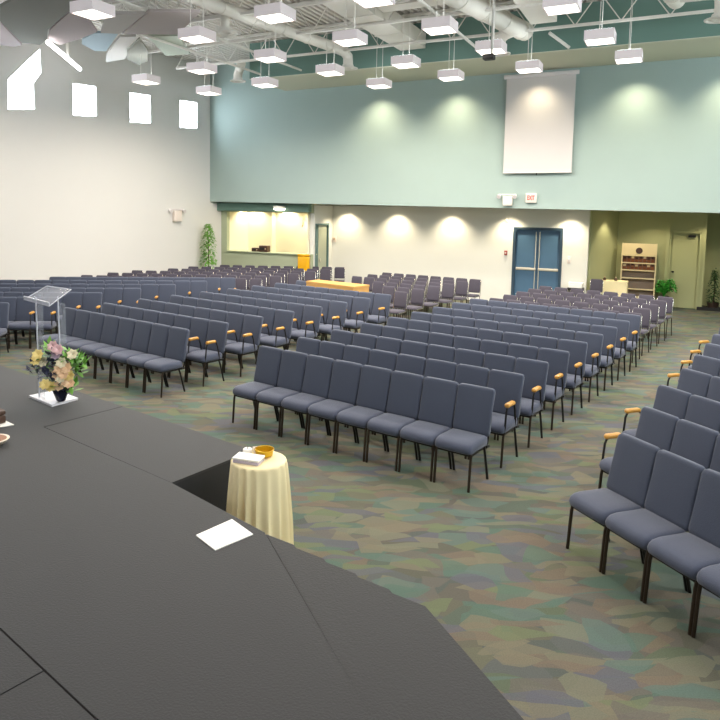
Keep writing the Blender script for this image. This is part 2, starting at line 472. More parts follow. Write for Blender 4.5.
# ------------------------------------------------------------------ ceiling steelwork, ducts, lamps
def truss(v, z0, z1, u0, u1, label, step=0.42):
    L = u1 - u0
    t = thing('roof_truss', label, 'truss', wf(u0, v, z0), AW, 'open web roof trusses')
    bm = NB(); box(bm, 0, L, -0.035, 0.035, 0, 0.05); obj('bottom_chord', bm, M['steel_white'], t, smooth=False)
    bm = NB(); box(bm, 0, L, -0.05, 0.05, z1 - z0 - 0.05, z1 - z0); obj('top_chord', bm, M['steel_white'], t, smooth=False)
    bm = NB()
    k = int(L / step)
    pts = []
    for i in range(k + 1):
        pts.append((i * L / k, 0, 0.025 if i % 2 == 0 else z1 - z0 - 0.03))
    for a, b in zip(pts, pts[1:]): tube(bm, [a, b], 0.012, 6)
    obj('web', bm, M['steel_white'], t)
    return t
TR = [(-2.75, 'white roof truss just in front of the green bulkhead'),
      (-4.55, 'white roof truss, second from the back wall'),
      (-6.3, 'white roof truss, third from the back wall'),
      (-8.05, 'white roof truss, fourth from the back wall'),
      (-9.8, 'white roof truss, fifth from the back wall')]
for v, lab in TR:
    truss(v, 6.32, 6.98, 0.8 - v * 0.05, 20.5, lab)
# cross bracing rods / conduits running towards the stage
for u, lab in ((3.15, 'white ceiling pipe nearest the left wall'), (4.4, 'white ceiling pipe left of the elbow duct'), (9.1, 'white ceiling pipe left of the big round duct')):
    bm = NB(); tube(bm, [(0, 0, 0), (0, -9.0, 0.0)], 0.03, 8)
    tag(obj('ceiling_pipe', bm, M['steel_white'], None, wf(u, -2.0, 6.15), AW), lab, 'pipe', 'ceiling pipes')
def diffuser_geo(bm, c, r):
    lathe(bm, [(r * .55, 0.10), (r * .6, 0.05), (r, 0.015), (r, 0.0), (r * .86, 0.0), (r * .8, 0.03), (r * .62, 0.03), (r * .58, 0.005), (r * .4, 0.005), (r * .36, 0.04), (0.02, 0.04)][::-1], 24, c)
def duct(label, pts, r, diffs=(), group='ceiling ducts'):
    o = wf(pts[0][0], pts[0][1], pts[0][2])
    t = thing('round_duct', label, 'duct', o, AW, group)
    q = [(p[0] - pts[0][0], p[1] - pts[0][1], p[2] - pts[0][2]) for p in pts]
    bm = NB(); tube(bm, q, r, 16); obj('duct_run', bm, M['duct'], t)
    a, b = Vector(q[0]), Vector(q[1]); L = (b - a).length
    for k in range(1, int(L / 0.9) + 1):
        p = a + (b - a) * (k * 0.9 / L); d = (b - a).normalized()
        if k * 0.9 < L:
            bm = NB(); tube(bm, [p - d * .02, p + d * .02], r + 0.012, 16); obj('duct_collar', bm, M['duct'], t)
    for rr in diffs:
        p = q[-1]; bm = NB(); diffuser_geo(bm, (p[0], p[1], p[2] - 0.06), rr); obj('diffuser', bm, M['steel_white'], t)
    return t
duct('thick white round duct running to the projection screen', [(8.35, -10.5, 6.42), (10.05, -2.55, 6.42), (10.1, -2.38, 6.42)], 0.19)
duct('white elbow duct with round diffuser beside the projector', [(10.0, -2.95, 6.35), (9.75, -2.75, 6.33), (9.62, -2.6, 6.28), (9.6, -2.55, 6.15), (9.6, -2.55, 6.02)], 0.13, (0.24,))
duct('white elbow duct with round diffuser left of the ceiling beam', [(5.05, -8.5, 6.38), (5.85, -2.9, 6.38), (5.9, -2.55, 6.36), (5.92, -2.4, 6.28), (5.92, -2.38, 6.15), (5.92, -2.38, 6.05)], 0.12, (0.24,))
duct('white round duct at the upper right corner', [(12.4, -7.5, 6.4), (12.9, -3.75, 6.4), (12.95, -3.5, 6.4)], 0.15)
duct('thin white round duct running right with drop diffuser', [(12.95, -3.75, 6.4), (13.55, -3.7, 6.4), (13.63, -3.65, 6.35), (13.65, -3.6, 6.2), (13.65, -3.6, 6.02)], 0.11, (0.26,))
duct('small white drop duct with diffuser between upper left lamps', [(5.07, -6.28, 6.75), (5.07, -6.28, 6.4), (5.07, -6.28, 6.08)], 0.09, (0.26,))
duct('small white drop duct with diffuser above the top middle lamp', [(8.9, -6.95, 6.8), (8.9, -6.95, 6.4), (8.9, -6.95, 6.08)], 0.1, (0.28,))
duct('white drop duct above the left end of the bulkhead', [(2.75, -2.3, 6.4), (2.5, -2.0, 6.36), (2.4, -1.95, 6.2), (2.4, -1.95, 6.08)], 0.12, (0.22,))
def rect_duct(label, u0, u1, v0, v1, z0, z1):
    t = thing('rectangular_duct', label, 'duct', wf((u0 + u1) / 2, (v0 + v1) / 2, z0), AW, 'rectangular ceiling ducts')
    a, b, h = (u1 - u0) / 2, (v1 - v0) / 2, z1 - z0
    bm = NB(); box(bm, -a, a, -b, b, 0, h, bev=0.008, seg=1); obj('duct_body', bm, M['duct'], t, smooth=False)
    long_v = b > a
    L = b if long_v else a
    k = int(2 * L / 1.2)
    for i in range(1, k):
        p = -L + i * 2 * L / k
        bm = NB()
        if long_v: box(bm, -a - .015, a + .015, p - .02, p + .02, -.015, h + .015)
        else: box(bm, p - .02, p + .02, -b - .015, b + .015, -.015, h + .015)
        obj('duct_flange', bm, M['duct'], t, smooth=False)
rect_duct('boxed white beam pointing at the back wall above the middle lamps', 7.12, 7.75, -6.6, -2.0, 6.38, 6.72)
rect_duct('boxed white duct crossing above the middle lamps', 7.78, 9.2, -5.1, -4.7, 6.5, 6.8)
rect_duct('large white rectangular duct beside the thick round duct', 10.35, 10.85, -8.5, -3.12, 6.36, 6.8)
bm = NB(); tube(bm, [(0, 0, 0), (0.36, 0.36, -0.26)], 0.035, 10)
tag(obj('ceiling_pipe', bm, M['steel_white'], None, wf(10.6, -2.45, 6.33), AW), 'short white slanting pipe below the large rectangular duct', 'pipe', 'ceiling pipes')

LAMPS = [((7.52, -8.39), 'square pendant lamp, topmost on the left half of the ceiling'),
 ((7.93, -6.54), 'square pendant lamp hanging left of the boxed white beam'),
 ((5.92, -5.95), 'square pendant lamp beside the round diffuser at upper left'),
 ((6.38, -4.24), 'square pendant lamp hanging just below the elbow duct'),
 ((4.3, -3.58), 'square pendant lamp at the left end of the green bulkhead'),
 ((9.22, -8.53), 'square pendant lamp cut by the top edge above the beam'),
 ((9.59, -6.65), 'square pendant lamp right of the boxed beam, above two others'),
 ((8.15, -4.34), 'square pendant lamp at the front end of the boxed beam'),
 ((6.75, -2.38), 'square pendant lamp over the leftmost bright scallop of the green wall'),
 ((8.58, -2.65), 'square pendant lamp over the second bright scallop of the green wall'),
 ((9.99, -4.85), 'square pendant lamp hanging behind the projector'),
 ((11.53, -7.03), 'square pendant lamp, largest one at the top right of the view'),
 ((11.84, -4.82), 'square pendant lamp on two wires right of the screen'),
 ((12.19, -3.04), 'square pendant lamp, rightmost and nearest the back wall'),
 ((10.3, -2.85), 'square pendant lamp at the top of the projection screen'),
 ((1.91, -5.04), 'square pendant lamp above the third high window'),
 ((2.35, -3.19), 'square pendant lamp near the left back corner'),
 ((3.94, -5.55), 'square pendant lamp behind the pale green panel at upper left'),
 ((5.59, -7.84), 'square pendant lamp beside the taupe stand-in panel'),
 ((5.09, -9.76), 'square pendant lamp next to the mauve stand-in panel')]
lamp0 = None
PZ = 5.5
def make_lamp():
    t = thing('pendant_lamp', 'lamp', 'ceiling lamp')
    bm = NB()
    s, h = 0.235, 0.165
    for x0, x1, y0, y1 in ((-s, s, -s, -s + .02), (-s, s, s - .02, s), (-s, -s + .02, -s + .02, s - .02), (s - .02, s, -s + .02, s - .02)):
        box(bm, x0, x1, y0, y1, 0, h)
    box(bm, -s + .02, s - .02, -s + .02, s - .02, h - .02, h)
    obj('lamp_housing', bm, M['lamp_shade'], t, smooth=False)
    bm = NB(); box(bm, -s + .02, s - .02, -s + .02, s - .02, 0.012, 0.03); obj('lamp_lens', bm, M['lamp_glow'], t, smooth=False)
    bm = NB(); box(bm, -s + .03, s - .03, -s + .03, s - .03, h + .001, h + .008); obj('added_uplight', bm, M['uplight_fill'], t, smooth=False)  # glowing plate added to throw light upwards
    for x in (-0.18, 0.18):
        bm = NB(); tube(bm, [(0, x, h), (0, x, CEIL - PZ)], 0.006, 6); obj('suspension_wire', bm, M['steel_white'], t)
    return t
ld = bpy.data.lights.new('pendant_light', 'AREA'); ld.shape = 'SQUARE'; ld.size = 0.5; ld.energy = 105; ld.color = (1, 0.91, 0.8); ld.spread = R(165)
ld.energy = 58
def add_light(data, loc, rot=(0, 0, 0), parent=None):
    o = bpy.data.objects.new(data.name, data); COL.objects.link(o); o.location = loc; o.rotation_euler = rot
    if parent: o.parent = parent
    return o
lamp0 = make_lamp()
used = False
extra = []
for (u, v), lab in LAMPS:
    p = wf(u, v, PZ)
    if not used: t = lamp0; t.location = p; t.rotation_euler = (0, 0, AW); t['label'] = lab; t['group'] = 'square pendant lamps'; used = True
    else: t = dup(lamp0, p, AW, lab, 'square pendant lamps')
    add_light(ld, (p.x, p.y, PZ - 0.005))
# unseen lamps added beyond the view to light the stage and foreground
for i, u in enumerate((8.0, 12.0, 16.0)):
    for j, v in enumerate((-12.0, -17.0)):
        p = wf(u - j * 0.9, v, PZ); extra.append(p)
for (u, v) in ((14.2, -4.9), (14.6, -7.5), (16.6, -5.5), (17.2, -8.5), (14.3, -2.9), (3.2, -11.8), (0.6, -8.4)):
    extra.append(wf(u, v, PZ))
ld2 = ld.copy(); ld2.name = 'pendant_light_beyond'; ld2.energy = 150
for p in extra:
    dup(lamp0, p, AW, 'unseen square pendant lamp added to light the stage and foreground', 'square pendant lamps outside the view')
    add_light(ld2 if False else ld, (p.x, p.y, PZ - 0.005))

# recessed downlights: bulkhead soffit and lower soffit
def make_can():
    t = thing('recessed_downlight', 'can', 'ceiling lamp')
    bm = NB(); lathe(bm, [(0.085, 0.0), (0.085, -0.012), (0.065, -0.012), (0.06, 0.0)], 20); obj('trim_ring', bm, M['steel_white'], t)
    bm = NB(); lathe(bm, [(0.058, -0.002), (0.058, -0.006)], 20); obj('lamp_lens', bm, M['can_glow'], t)
    return t
can0 = make_can(); can_used = False
def can(u, v, z, label, group, energy, angle, blend=0.6, tilt=0.0, col=(1, 0.86, 0.6)):
    global can_used
    p = wf(u, v, z)
    if not can_used: t = can0; t.location = p; t.rotation_euler = (0, 0, AW); t['label'] = label; t['group'] = group; can_used = True
    else: t = dup(can0, p, AW, label, group)
    d = bpy.data.lights.new('downlight', 'SPOT'); d.energy = energy; d.spot_size = R(angle); d.spot_blend = blend; d.shadow_soft_size = 0.05; d.color = col
    add_light(d, (p.x, p.y, z - 0.03), (R(tilt), 0, AW))
for u, lab in ((5.85, 'left of the middle of the green wall'), (8.0, 'left of the projection screen'), (10.05, 'over the projection screen'), (12.2, 'right of the projection screen'), (14.1, 'at the right edge of the view')):
    can(u, -0.55, 6.048, 'recessed downlight in the high bulkhead, ' + lab, 'bulkhead downlights', 110 if 'over' in lab else 210, 112, 1.0)
for u, lab in ((4.0, 'right of the grey side door'), (5.68, 'over the left part of the white wall'), (7.38, 'over the middle of the white wall'), (9.06, 'left of the blue double doors'), (10.66, 'right of the blue double doors')):
    can(u, 1.55, LIP(u) - .002, 'recessed downlight under the balcony, ' + lab, 'low downlights', 120, 118, 0.8)
for u, v, lab in ((0.6, 1.45, 'at its left end'), (1.75, 1.7, 'at its middle'), (2.85, 1.7, 'at its right end')):
    can(u, v, LIP(u) - .002, 'recessed downlight inside the booth opening, ' + lab, 'booth downlights', 110, 130, 0.6)
can(11.75, 2.6, LIP(11.75) - .002, 'recessed downlight in the recess above the draped table', 'recess downlights', 45, 100, 0.6)
can(12.7, 2.7, LIP(12.7) - .002, 'recessed downlight in the recess above the brochure rack', 'recess downlights', 50, 130, 0.6)
can(14.1, 2.9, LIP(14.1) - .002, 'recessed downlight in the recess above the potted tree', 'recess downlights', 50, 130, 0.6)

# stand-in panels for the jumbled ceiling in the upper left corner
PANELS = [('panel_olive', 6.02, [(2.54, -9.43), (3.35, -9.67), (4.24, -9.25), (4.05, -9.04), (2.04, -7.98), (1.36, -7.43), (0.85, -7.18), (0.65, -7.47), (1.74, -8.83)], 'dark olive angular stand-in panel in the top left corner'),
 ('panel_mauve', 6.05, [(1.58, -8.7), (0.38, -7.26), (0.08, -7.2), (-0.06, -7.46)], 'mauve angular stand-in panel left of the olive panel'),
 ('panel_mauve', 6.12, [(3.62, -8.68), (2.52, -7.16), (1.74, -6.89), (0.91, -6.69), (1.03, -7.12), (1.76, -7.69)], 'mauve angular stand-in panel right of the olive panel'),
 ('panel_blue', 6.12, [(1.78, -6.85), (2.38, -7.1), (2.87, -6.91), (1.42, -5.82), (1.18, -5.93), (1.43, -6.55)], 'pale blue angular stand-in panel at upper left'),
 ('panel_grey', 6.0, [(3.99, -8.36), (4.61, -8.07), (3.18, -7.21), (2.89, -7.43)], 'light grey angular stand-in panel at upper left'),
 ('panel_taupe', 6.08, [(4.58, -7.93), (5.39, -7.5), (4.01, -6.43), (2.98, -6.93)], 'taupe angular stand-in panel right of the grey panel'),
 ('panel_white', 6.17, [(2.5, -6.5), (2.84, -6.38), (1.04, -4.82), (0.35, -4.76), (1.04, -5.42)], 'white angular stand-in panel above the third window'),
 ('panel_slate', 6.12, [(2.9, -6.34), (2.31, -5.42), (1.57, -4.6), (1.02, -4.34), (1.26, -4.98), (1.87, -5.62)], 'slate pointed stand-in panel above the third window'),
 ('panel_green', 6.17, [(3.07, -6.3), (3.69, -6.04), (2.86, -4.59), (2.2, -4.67)], 'pale green angular stand-in panel above the fourth window')]
for mk, z, poly, lab in PANELS:
    cu = sum(p[0] for p in poly) / len(poly); cv = sum(p[1] for p in poly) / len(poly)
    t = thing('stand_in_panel', lab, 'panel', wf(cu, cv, z), AW, 'stand-in panels under the ceiling')
    bm = NB(); prism(bm, [(p[0] - cu, p[1] - cv) for p in poly], 0, 0.05); obj('panel_board', bm, M[mk], t, smooth=False)
    for s in (-0.15, 0.15):
        bm = NB(); tube(bm, [(s, 0, 0.05), (s, 0, CEIL - z)], 0.006, 6); obj('suspension_wire', bm, M['steel_white'], t)
t = thing('stand_in_strip', 'glowing white stand-in strip slanting above the second window', 'ceiling lamp', wf(0.5, -6.1, 6.0), AW)  # glowing stand-in for a white streak of the jumbled ceiling
bm = NB(); tube(bm, [(0.8, -1.25, 0), (-0.75, 1.05, 0)], 0.05, 10); obj('strip_tube', bm, mat('strip_glow', (1, 1, 1, 1), 0.4, emit=5.0), t)
bm = NB(); box(bm, -0.04, 0.04, -0.02, 0.02, 0.045, 1.0); obj('hanger', bm, M['steel_white'], t, smooth=False)

# ------------------------------------------------------------------ things on the walls
t = thing('projection_screen', 'white pull-down projection screen on the upper green wall', 'screen', wf(10.055, -0.1, 3.56), AW)
bm = NB(); box(bm, -0.815, 0.815, -0.008, 0.004, 0, 2.34); obj('screen_sheet', bm, M['screen'], t, smooth=False)
bm = NB(); tube(bm, [(-0.88, 0.0, 2.37), (0.88, 0.0, 2.37)], 0.05, 14); obj('roller_case', bm, M['lamp_box'], t)
bm = NB(); tube(bm, [(-0.82, 0, 0), (0.82, 0, 0)], 0.018, 10); obj('bottom_bar', bm, M['screen'], t)
bm = NB(); tube(bm, [(0, 0, 0), (0, 0, -0.06)], 0.012, 8); obj('pull_tab', bm, M['black'], t)
t = thing('exit_sign', 'red lettered white exit sign above the blue doors', 'sign', wf(9.945, -0.04, 2.82), AW)
bm = NB(); box(bm, -0.13, 0.13, -0.04, 0.035, 0, 0.23, bev=0.01); obj('sign_box', bm, M['sign_white'], t)
cu = bpy.data.curves.new('lettering', 'FONT'); cu.body = 'EXIT'; cu.size = 0.115; cu.extrude = 0.004; cu.align_x = 'CENTER'; cu.align_y = 'CENTER'
cu.offset = 0.003
tmp = bpy.data.objects.new('lettering_curve', cu); COL.objects.link(tmp); bpy.context.view_layer.update()
lm = bpy.data.meshes.new_from_object(tmp.evaluated_get(bpy.context.evaluated_depsgraph_get())); bpy.data.objects.remove(tmp)
lm.materials.clear(); lm.materials.append(M['red'])
o = bpy.data.objects.new('lettering', lm); COL.objects.link(o); o.parent = t; o.location = (0, -0.044, 0.115); o.rotation_euler = (R(90), 0, 0); o.scale = (0.78, 1.35, 1)
t = thing('emergency_light', 'white emergency light box left of the exit sign', 'emergency light', wf(9.36, -0.06, 2.74), AW)
bm = NB(); box(bm, -0.1, 0.13, -0.06, 0.055, 0, 0.24, bev=0.012); obj('battery_box', bm, M['sign_white'], t)
for x in (-0.2, 0.2):
    bm = NB(); tube(bm, [(x, -0.02, 0.26), (x * 0.98, -0.1, 0.22)], [0.04, 0.055], 14); obj('lamp_head', bm, M['lamp_box'], t)
bm = NB(); tube(bm, [(-0.2, -0.02, 0.28), (0.2, -0.02, 0.28)], 0.014, 8); obj('lamp_bracket', bm, M['lamp_box'], t)
def plate(name, label, cat, u, v, z, w, h, d, m, inner=None):
    t = thing(name, label, cat, wf(u, v, z - h / 2), AW)
    bm = NB(); box(bm, -w / 2, w / 2, -d, 0, 0, h, bev=min(0.006, d / 3)); obj('cover_plate', bm, m, t)
    if inner: bm = NB(); box(bm, -w / 4, w / 4, -d - 0.012, -d, h * .3, h * .7, bev=0.004); obj(inner[0], bm, inner[1], t)
    return t
plate('thermostat', 'small cream thermostat right of the grey side door', 'thermostat', 3.52, 1.9, 1.63, 0.13, 0.2, 0.03, M['sign_white'], ('dial', M['tan']))
plate('fire_alarm_pull', 'small red fire alarm pull left of the blue doors', 'fire alarm', 8.96, 1.9, 1.42, 0.08, 0.13, 0.04, mat('alarm_red', srgb(150, 40, 34), 0.5), ('pull_handle', M['sign_white']))
plate('light_switch', 'white light switch plate right of the blue doors', 'switch', 10.66, 1.9, 1.3, 0.09, 0.2, 0.012, M['sign_white'], ('rocker', M['lamp_box']))
plate('wall_sensor', 'small pale sensor high on the wall left of the doors', 'sensor', 8.96, 1.9, 2.32, 0.09, 0.09, 0.04, M['sign_white'], ('sensor_eye', M['tan']))
# white device on the left wall
p = C0 + LD * 1.42 + LN * 0.0
t = thing('emergency_light', 'white twin lamp emergency light on the left wall below the windows', 'emergency light', (p.x, p.y, 2.15), LROT)
s = LSIGN
bm = NB(); box(bm, -0.16, 0.12, 0.0 if s > 0 else -0.12, 0.12 if s > 0 else 0.0, 0, 0.33, bev=0.012); obj('battery_box', bm, M['sign_white'], t)
for x in (-0.26, 0.26):
    bm = NB(); tube(bm, [(x, 0.03 * s, 0.34), (x, 0.13 * s, 0.30)], [0.045, 0.06], 14); obj('lamp_head', bm, M['lamp_box'], t)
bm = NB(); tube(bm, [(-0.26, 0.03 * s, 0.36), (0.26, 0.03 * s, 0.36)], 0.014, 8); obj('lamp_bracket', bm, M['lamp_box'], t)
# projector
t = thing('projector', 'black ceiling projector hanging on a pale pole before the screen', 'projector', wf(10.15, -5.6, 5.2), AW)
bm = NB(); box(bm, -0.1, 0.09, -0.09, 0.09, 0, 0.09, bev=0.015); obj('projector_body', bm, M['black'], t)
bm = NB(); tube(bm, [(-0.02, 0.085, 0.045), (-0.02, 0.14, 0.045)], [0.035, 0.03], 14); obj('lens', bm, M['black_metal'], t)
bm = NB(); tube(bm, [(0.04, 0, 0.09), (0.04, 0, 1.78)], 0.022, 10); obj('mounting_pole', bm, M['steel_white'], t)
# wall bracket lamp in booth, ceiling disc at booth header
t = thing('wall_bracket', 'curved white bracket on the booth back wall', 'bracket', wf(2.35, 2.0, 2.0), AW)
bm = NB(); tube(bm, [(0, 0, 0.25), (0.03, -0.12, 0.25), (0.07, -0.2, 0.17), (0.06, -0.2, 0.06), (0.0, -0.14, 0.0)], 0.022, 10); obj('bracket_arm', bm, M['tan'], t)
bm = NB(); lathe(bm, [(0.05, 0), (0.05, .03)], 16, (0, -0.02, 0.235)); obj('bracket_plate', bm, M['tan'], t)
t = thing('ceiling_light', 'small glowing disc lamp at the booth header', 'ceiling lamp', wf(2.44, 0.25, 2.52), AW)
bm = NB(); lathe(bm, [(0.06, 0), (0.17, 0.03), (0.18, 0.07)], 24); obj('diffuser', bm, M['can_glow'], t)
bm = NB(); lathe(bm, [(0.19, 0.07), (0.19, 0.14)], 24); obj('lamp_base', bm, M['steel_white'], t)
# radios on sill
for u0, u1, h, lab in ((1.22, 1.47, 0.12, 'low dark brown box on the booth sill, left one'), (1.50, 1.80, 0.2, 'taller dark brown box on the booth sill, right one')):
    t = thing('equipment_box', lab, 'box', wf((u0 + u1) / 2, 0.66, 1.2), AW, 'boxes on the booth sill')
    w = (u1 - u0) / 2
    bm = NB(); box(bm, -w, w, -0.1, 0.1, 0, h, bev=0.008); obj('case', bm, M['dark_brown'], t)
    bm = NB(); box(bm, -w * .7, w * .3, -0.108, -0.1, h * .3, h * .75); obj('front_panel', bm, M['black'], t, smooth=False)
    bm = NB(); tube(bm, [(w * .65, -0.1, h * .5), (w * .65, -0.12, h * .5)], 0.02, 10); obj('control_knob', bm, M['tan'], t)
# amber box
t = thing('wall_box', 'shiny amber yellow box on the booth wall beside the side door', 'box', wf(3.2, 0.45, 0.62), AW)
bm = NB(); box(bm, -.2, .2, -.05, .045, 0, .52, bev=.04, seg=4); obj('box_body', bm, M['amber'], t)
bm = NB(); box(bm, -.205, .205, -.055, .045, .525, .585, bev=.02, seg=3); obj('box_lid', bm, M['amber'], t)

# ------------------------------------------------------------------ chairs
CW = 0.384
SEAT_P = [(-.075, .362), (-.072, .40), (-.082, .432), (-.11, .446), (-.25, .452), (-.37, .451), (-.43, .441), (-.464, .42), (-.476, .392), (-.468, .362), (-.44, .347), (-.30, .345), (-.12, .350)]
def back_prof(y0, z0, y1, z1, th):
    f = [(y0 - .004, z0 + .02), (y0, z0 + .05), ((y0 + y1) / 2 - .012, (z0 + z1) / 2), (y1 - .006, z1 - .03), (y1 + .002, z1 - .008), (y1 + .014, z1)]
    b = [(y1 + th - .012, z1), (y1 + th, z1 - .01), (y1 + th - .002, z1 - .03), ((y0 + y1) / 2 + th, (z0 + z1) / 2), (y0 + th, z0 + .03), (y0 + th - .01, z0), (y0 + .012, z0)]
    return f + b
def make_blue(arms):
    t = thing('padded_chair', 'chair', 'chair')
    bm = NB(); cushion(bm, SEAT_P, CW - 0.006, 0.03, 0.02); obj('seat', bm, M['seat_fabric'], t, smooth=True, angle=60)
    bm = NB(); cushion(bm, back_prof(-.092, .425, 0.0, .875, .055), CW - 0.008, 0.022, 0.012); obj('backrest', bm, M['fabric'], t, smooth=True, angle=60)
    w = CW / 2 - 0.014
    bm = NB()
    box(bm, -w, w, -.43, -.10, .325, .347)
    for s in (-1, 1):
        box(bm, s * w - .01, s * w + .01, -.10, -.045, .325, .347)
        tube(bm, [(s * (w - .012), -.06, .335), (s * (w - .012), -.034, .40), (s * (w - .012), -.022, .50), (s * (w - .012), -.01, .56)], .009, 6)
    obj('frame', bm, M['black_metal'], t, smooth=False)
    for s in (-1, 1):
        bm = NB(); tube(bm, [(s * w, -.425, .345), (s * w, -.436, .30), (s * w, -.458, 0)], .013, 8); obj('leg', bm, M['bronze'], t)
        bm = NB(); tube(bm, [(s * w, -.15, .345), (s * w, -.125, .28), (s * w, -.045, 0)], .013, 8); obj('leg', bm, M['black_metal'], t)
    if arms:
        for s in (-1, 1):
            x = s * (CW / 2 - 0.004)
            bm = NB(); tube(bm, [(s * w, -.425, .345), (x, -.42, .42), (x, -.405, .57), (x, -.385, .612), (x, -.34, .628), (x, -.26, .628), (x, -.215, .612), (x, -.19, .56), (x, -.155, .42), (s * w, -.14, .345)], .0105, 8)
            a = obj('armrest', bm, M['black_metal'], t)
            bm = NB(); box(bm, x - .028, x + .028, -.405, -.225, .626, .668, bev=.018, seg=3)
            for v in bm.verts:
                k = (v.co.y + .315) / .09
                v.co.z -= 0.02 * k * k
            obj('arm_pad', bm, M['arm_wood'], a)
    return t
GW = 0.315
def make_grey():
    t = thing('stacking_chair', 'chair', 'chair')
    P_ = [(-.06, .40), (-.06, .435), (-.09, .447), (-.25, .45), (-.36, .447), (-.405, .43), (-.41, .405), (-.39, .395), (-.2, .393)]
    bm = NB(); cushion(bm, P_, GW, 0.02, 0.012); obj('seat', bm, M['mauve'], t, smooth=True, angle=60)
    bm = NB(); cushion(bm, back_prof(-.055, .48, 0.0, .822, .035), GW - .02, 0.016, 0.008); obj('backrest', bm, M['mauve'], t, smooth=True, angle=60)
    w = GW / 2
    bm = NB(); tube(bm, [(-w, -.035, .40), (-w, -.02, .52), (-w, .014, .77), (-w + .03, .02, .812), (w - .03, .02, .812), (w, .014, .77), (w, -.02, .52), (w, -.035, .40)], .009, 8)
    tube(bm, [(-w, -.035, .40), (-w, -.37, .395)], .009, 6); tube(bm, [(w, -.035, .40), (w, -.37, .395)], .009, 6)
    obj('back_frame', bm, M['chrome'], t)
    for s in (-1, 1):
        bm = NB(); tube(bm, [(s * w, -.37, .395), (s * w, -.385, .33), (s * w, -.41, 0)], .009, 8); obj('leg', bm, M['bronze'], t)
        bm = NB(); tube(bm, [(s * w, -.05, .40), (s * w, -.03, .3), (s * w, .03, 0)], .009, 8); obj('leg', bm, M['bronze'], t)
    return t
PROTO = {'plain': make_blue(False), 'arms': make_blue(True), 'grey': make_grey()}
used_p = {k: False for k in PROTO}
PLACED = []
def place(kind, x, y, rz, label, group, sy=1.0):
    PLACED.append((kind, x, y))
    if not used_p[kind]:
        t = PROTO[kind]; used_p[kind] = True
        t.location = (x, y, 0); t.rotation_euler = (0, 0, rz); t['label'] = label; t['group'] = group
    else: dup(PROTO[kind], (x, y, 0), rz, label, group).scale = (1, sy, 1)
def blk(ox, oy, a, w, d, ca):
    a, ca = R(a), R(ca)
    r = Vector((math.cos(a), math.sin(a))); c = Vector((math.cos(ca), math.sin(ca)))
    return lambda i, j: (Vector((ox, oy)) + r * (w * (i + .5)) + c * (d * j)), a
def blue_label(block, row, seat, side, arm, nrows):
    rw = 'front row' if row == 0 else ORD[row] + ' row'
    if arm: return 'blue chair with two wooden armrests, aisle end of the %s, %s block' % (rw, block)
    return 'blue padded chair, %s from the %s in the %s, %s block' % (ORD[seat], side, rw, block)

# middle right block: 9 rows of 8
f, a = blk(-0.6987, 8.3215, -38.602, .39117, .76713, 52.383)
for j in range(9):
    for i in range(8):
        arm = (i == 7 and j > 0); p = f(i, j)
        place('arms' if arm else 'plain', p.x, p.y, a, blue_label('middle right', j, i, 'left', arm, 9), 'blue chairs of the middle right block')
# middle left block: 8 rows of 8 and one more chair behind
f, a = blk(-4.2505, 11.278, -38.10, .39246, .76364, 51.675)
for j in range(9):
    for i in range(8):
        if j == 8 and i > 0: continue
        arm = (i == 7 and j > 0); p = f(i, j)
        place('arms' if arm else 'plain', p.x, p.y, a, blue_label('middle left', j, i, 'left', arm, 9) if j < 8 else 'blue padded chair alone at the left end of the wooden sound desk', 'blue chairs of the middle left block')
# left block
f, a = blk(-5.3696, 11.7043, 4.83, .37928, .97354, 54.212)
for j, n_ in enumerate((2, 4, 6, 8, 10, 12, 12)):
    for i in range(n_):
        arm = (i == 0 and j > 0); p = f(-1 - i + (-.4 if j == 5 else .3 if j == 6 else 0) * (i / 11), j)
        place('arms' if arm else 'plain', p.x, p.y, a, blue_label('far left', j, i, 'right', arm, 7), 'blue chairs of the far left block')
# right block
RO = [(2.399, 5.162), (2.941, 5.903), (3.477, 6.678), (4.119, 7.432), (4.682, 8.176), (5.247, 8.922), (5.756, 9.62), (6.30, 10.36)]
a = R(-70.85)
for j, n_ in enumerate((5, 4, 3, 3, 2, 2, 2, 1)):
    for i in range(n_):
        arm = (i == 0 and j in (1, 2, 4, 5, 6, 7))
        x = RO[j][0] + math.cos(a) * .381 * (i + .5); y = RO[j][1] + math.sin(a) * .381 * (i + .5)
        place('arms' if arm else 'plain', x, y, a, blue_label('far right', j, i, 'left', arm, 8), 'blue chairs of the far right block', 0.96)
# grey chairs
def grey_label(g, row, seat, side): return 'grey stacking chair, %s from the %s, %s row of the %s group' % (ORD[seat], side, 'front' if row == 0 else ORD[row], g)
GS = 1.03
f, a = blk(3.4574 * GS, 13.3701 * GS, -41.139, .36374 * GS, .72553 * GS, 52.643)
for j in range(5):
    for i in range(8):
        p = f(i, j); place('grey', p.x, p.y, a, grey_label('back right', j, i, 'left'), 'grey chairs of the back right group')
f, a = blk(-0.411 * GS, 15.6775 * GS, -34.75, .36136 * GS, .71582 * GS, 51.523)
DESK = [Vector((-.21, 15.46)), Vector((.84, 14.45)), Vector((1.21, 14.86)), Vector((.07, 15.83))]
dc = sum(DESK, Vector((0, 0))) / 4
du_ = (DESK[1] - DESK[0]).normalized()
for j in range(6):
    for i in range(8):
        p = f(i, j) ; q = p - dc - Vector((0.1, -0.2)).normalized() * 0
        al = q.dot(du_); ac = q.dot(Vector((-du_.y, du_.x)))
        if (j == 0 and i < 7) or (j == 1 and i < 5) or (j == 2 and i < 3): continue
        place('grey', p.x, p.y, a, grey_label('back middle', j, 7 - i, 'right'), 'grey chairs of the back middle group')
f, a = blk(-1.2657 * 1.025, 16.4438 * 1.025, -3.206, .391 * 1.01, .9229 * .935, 58.64)
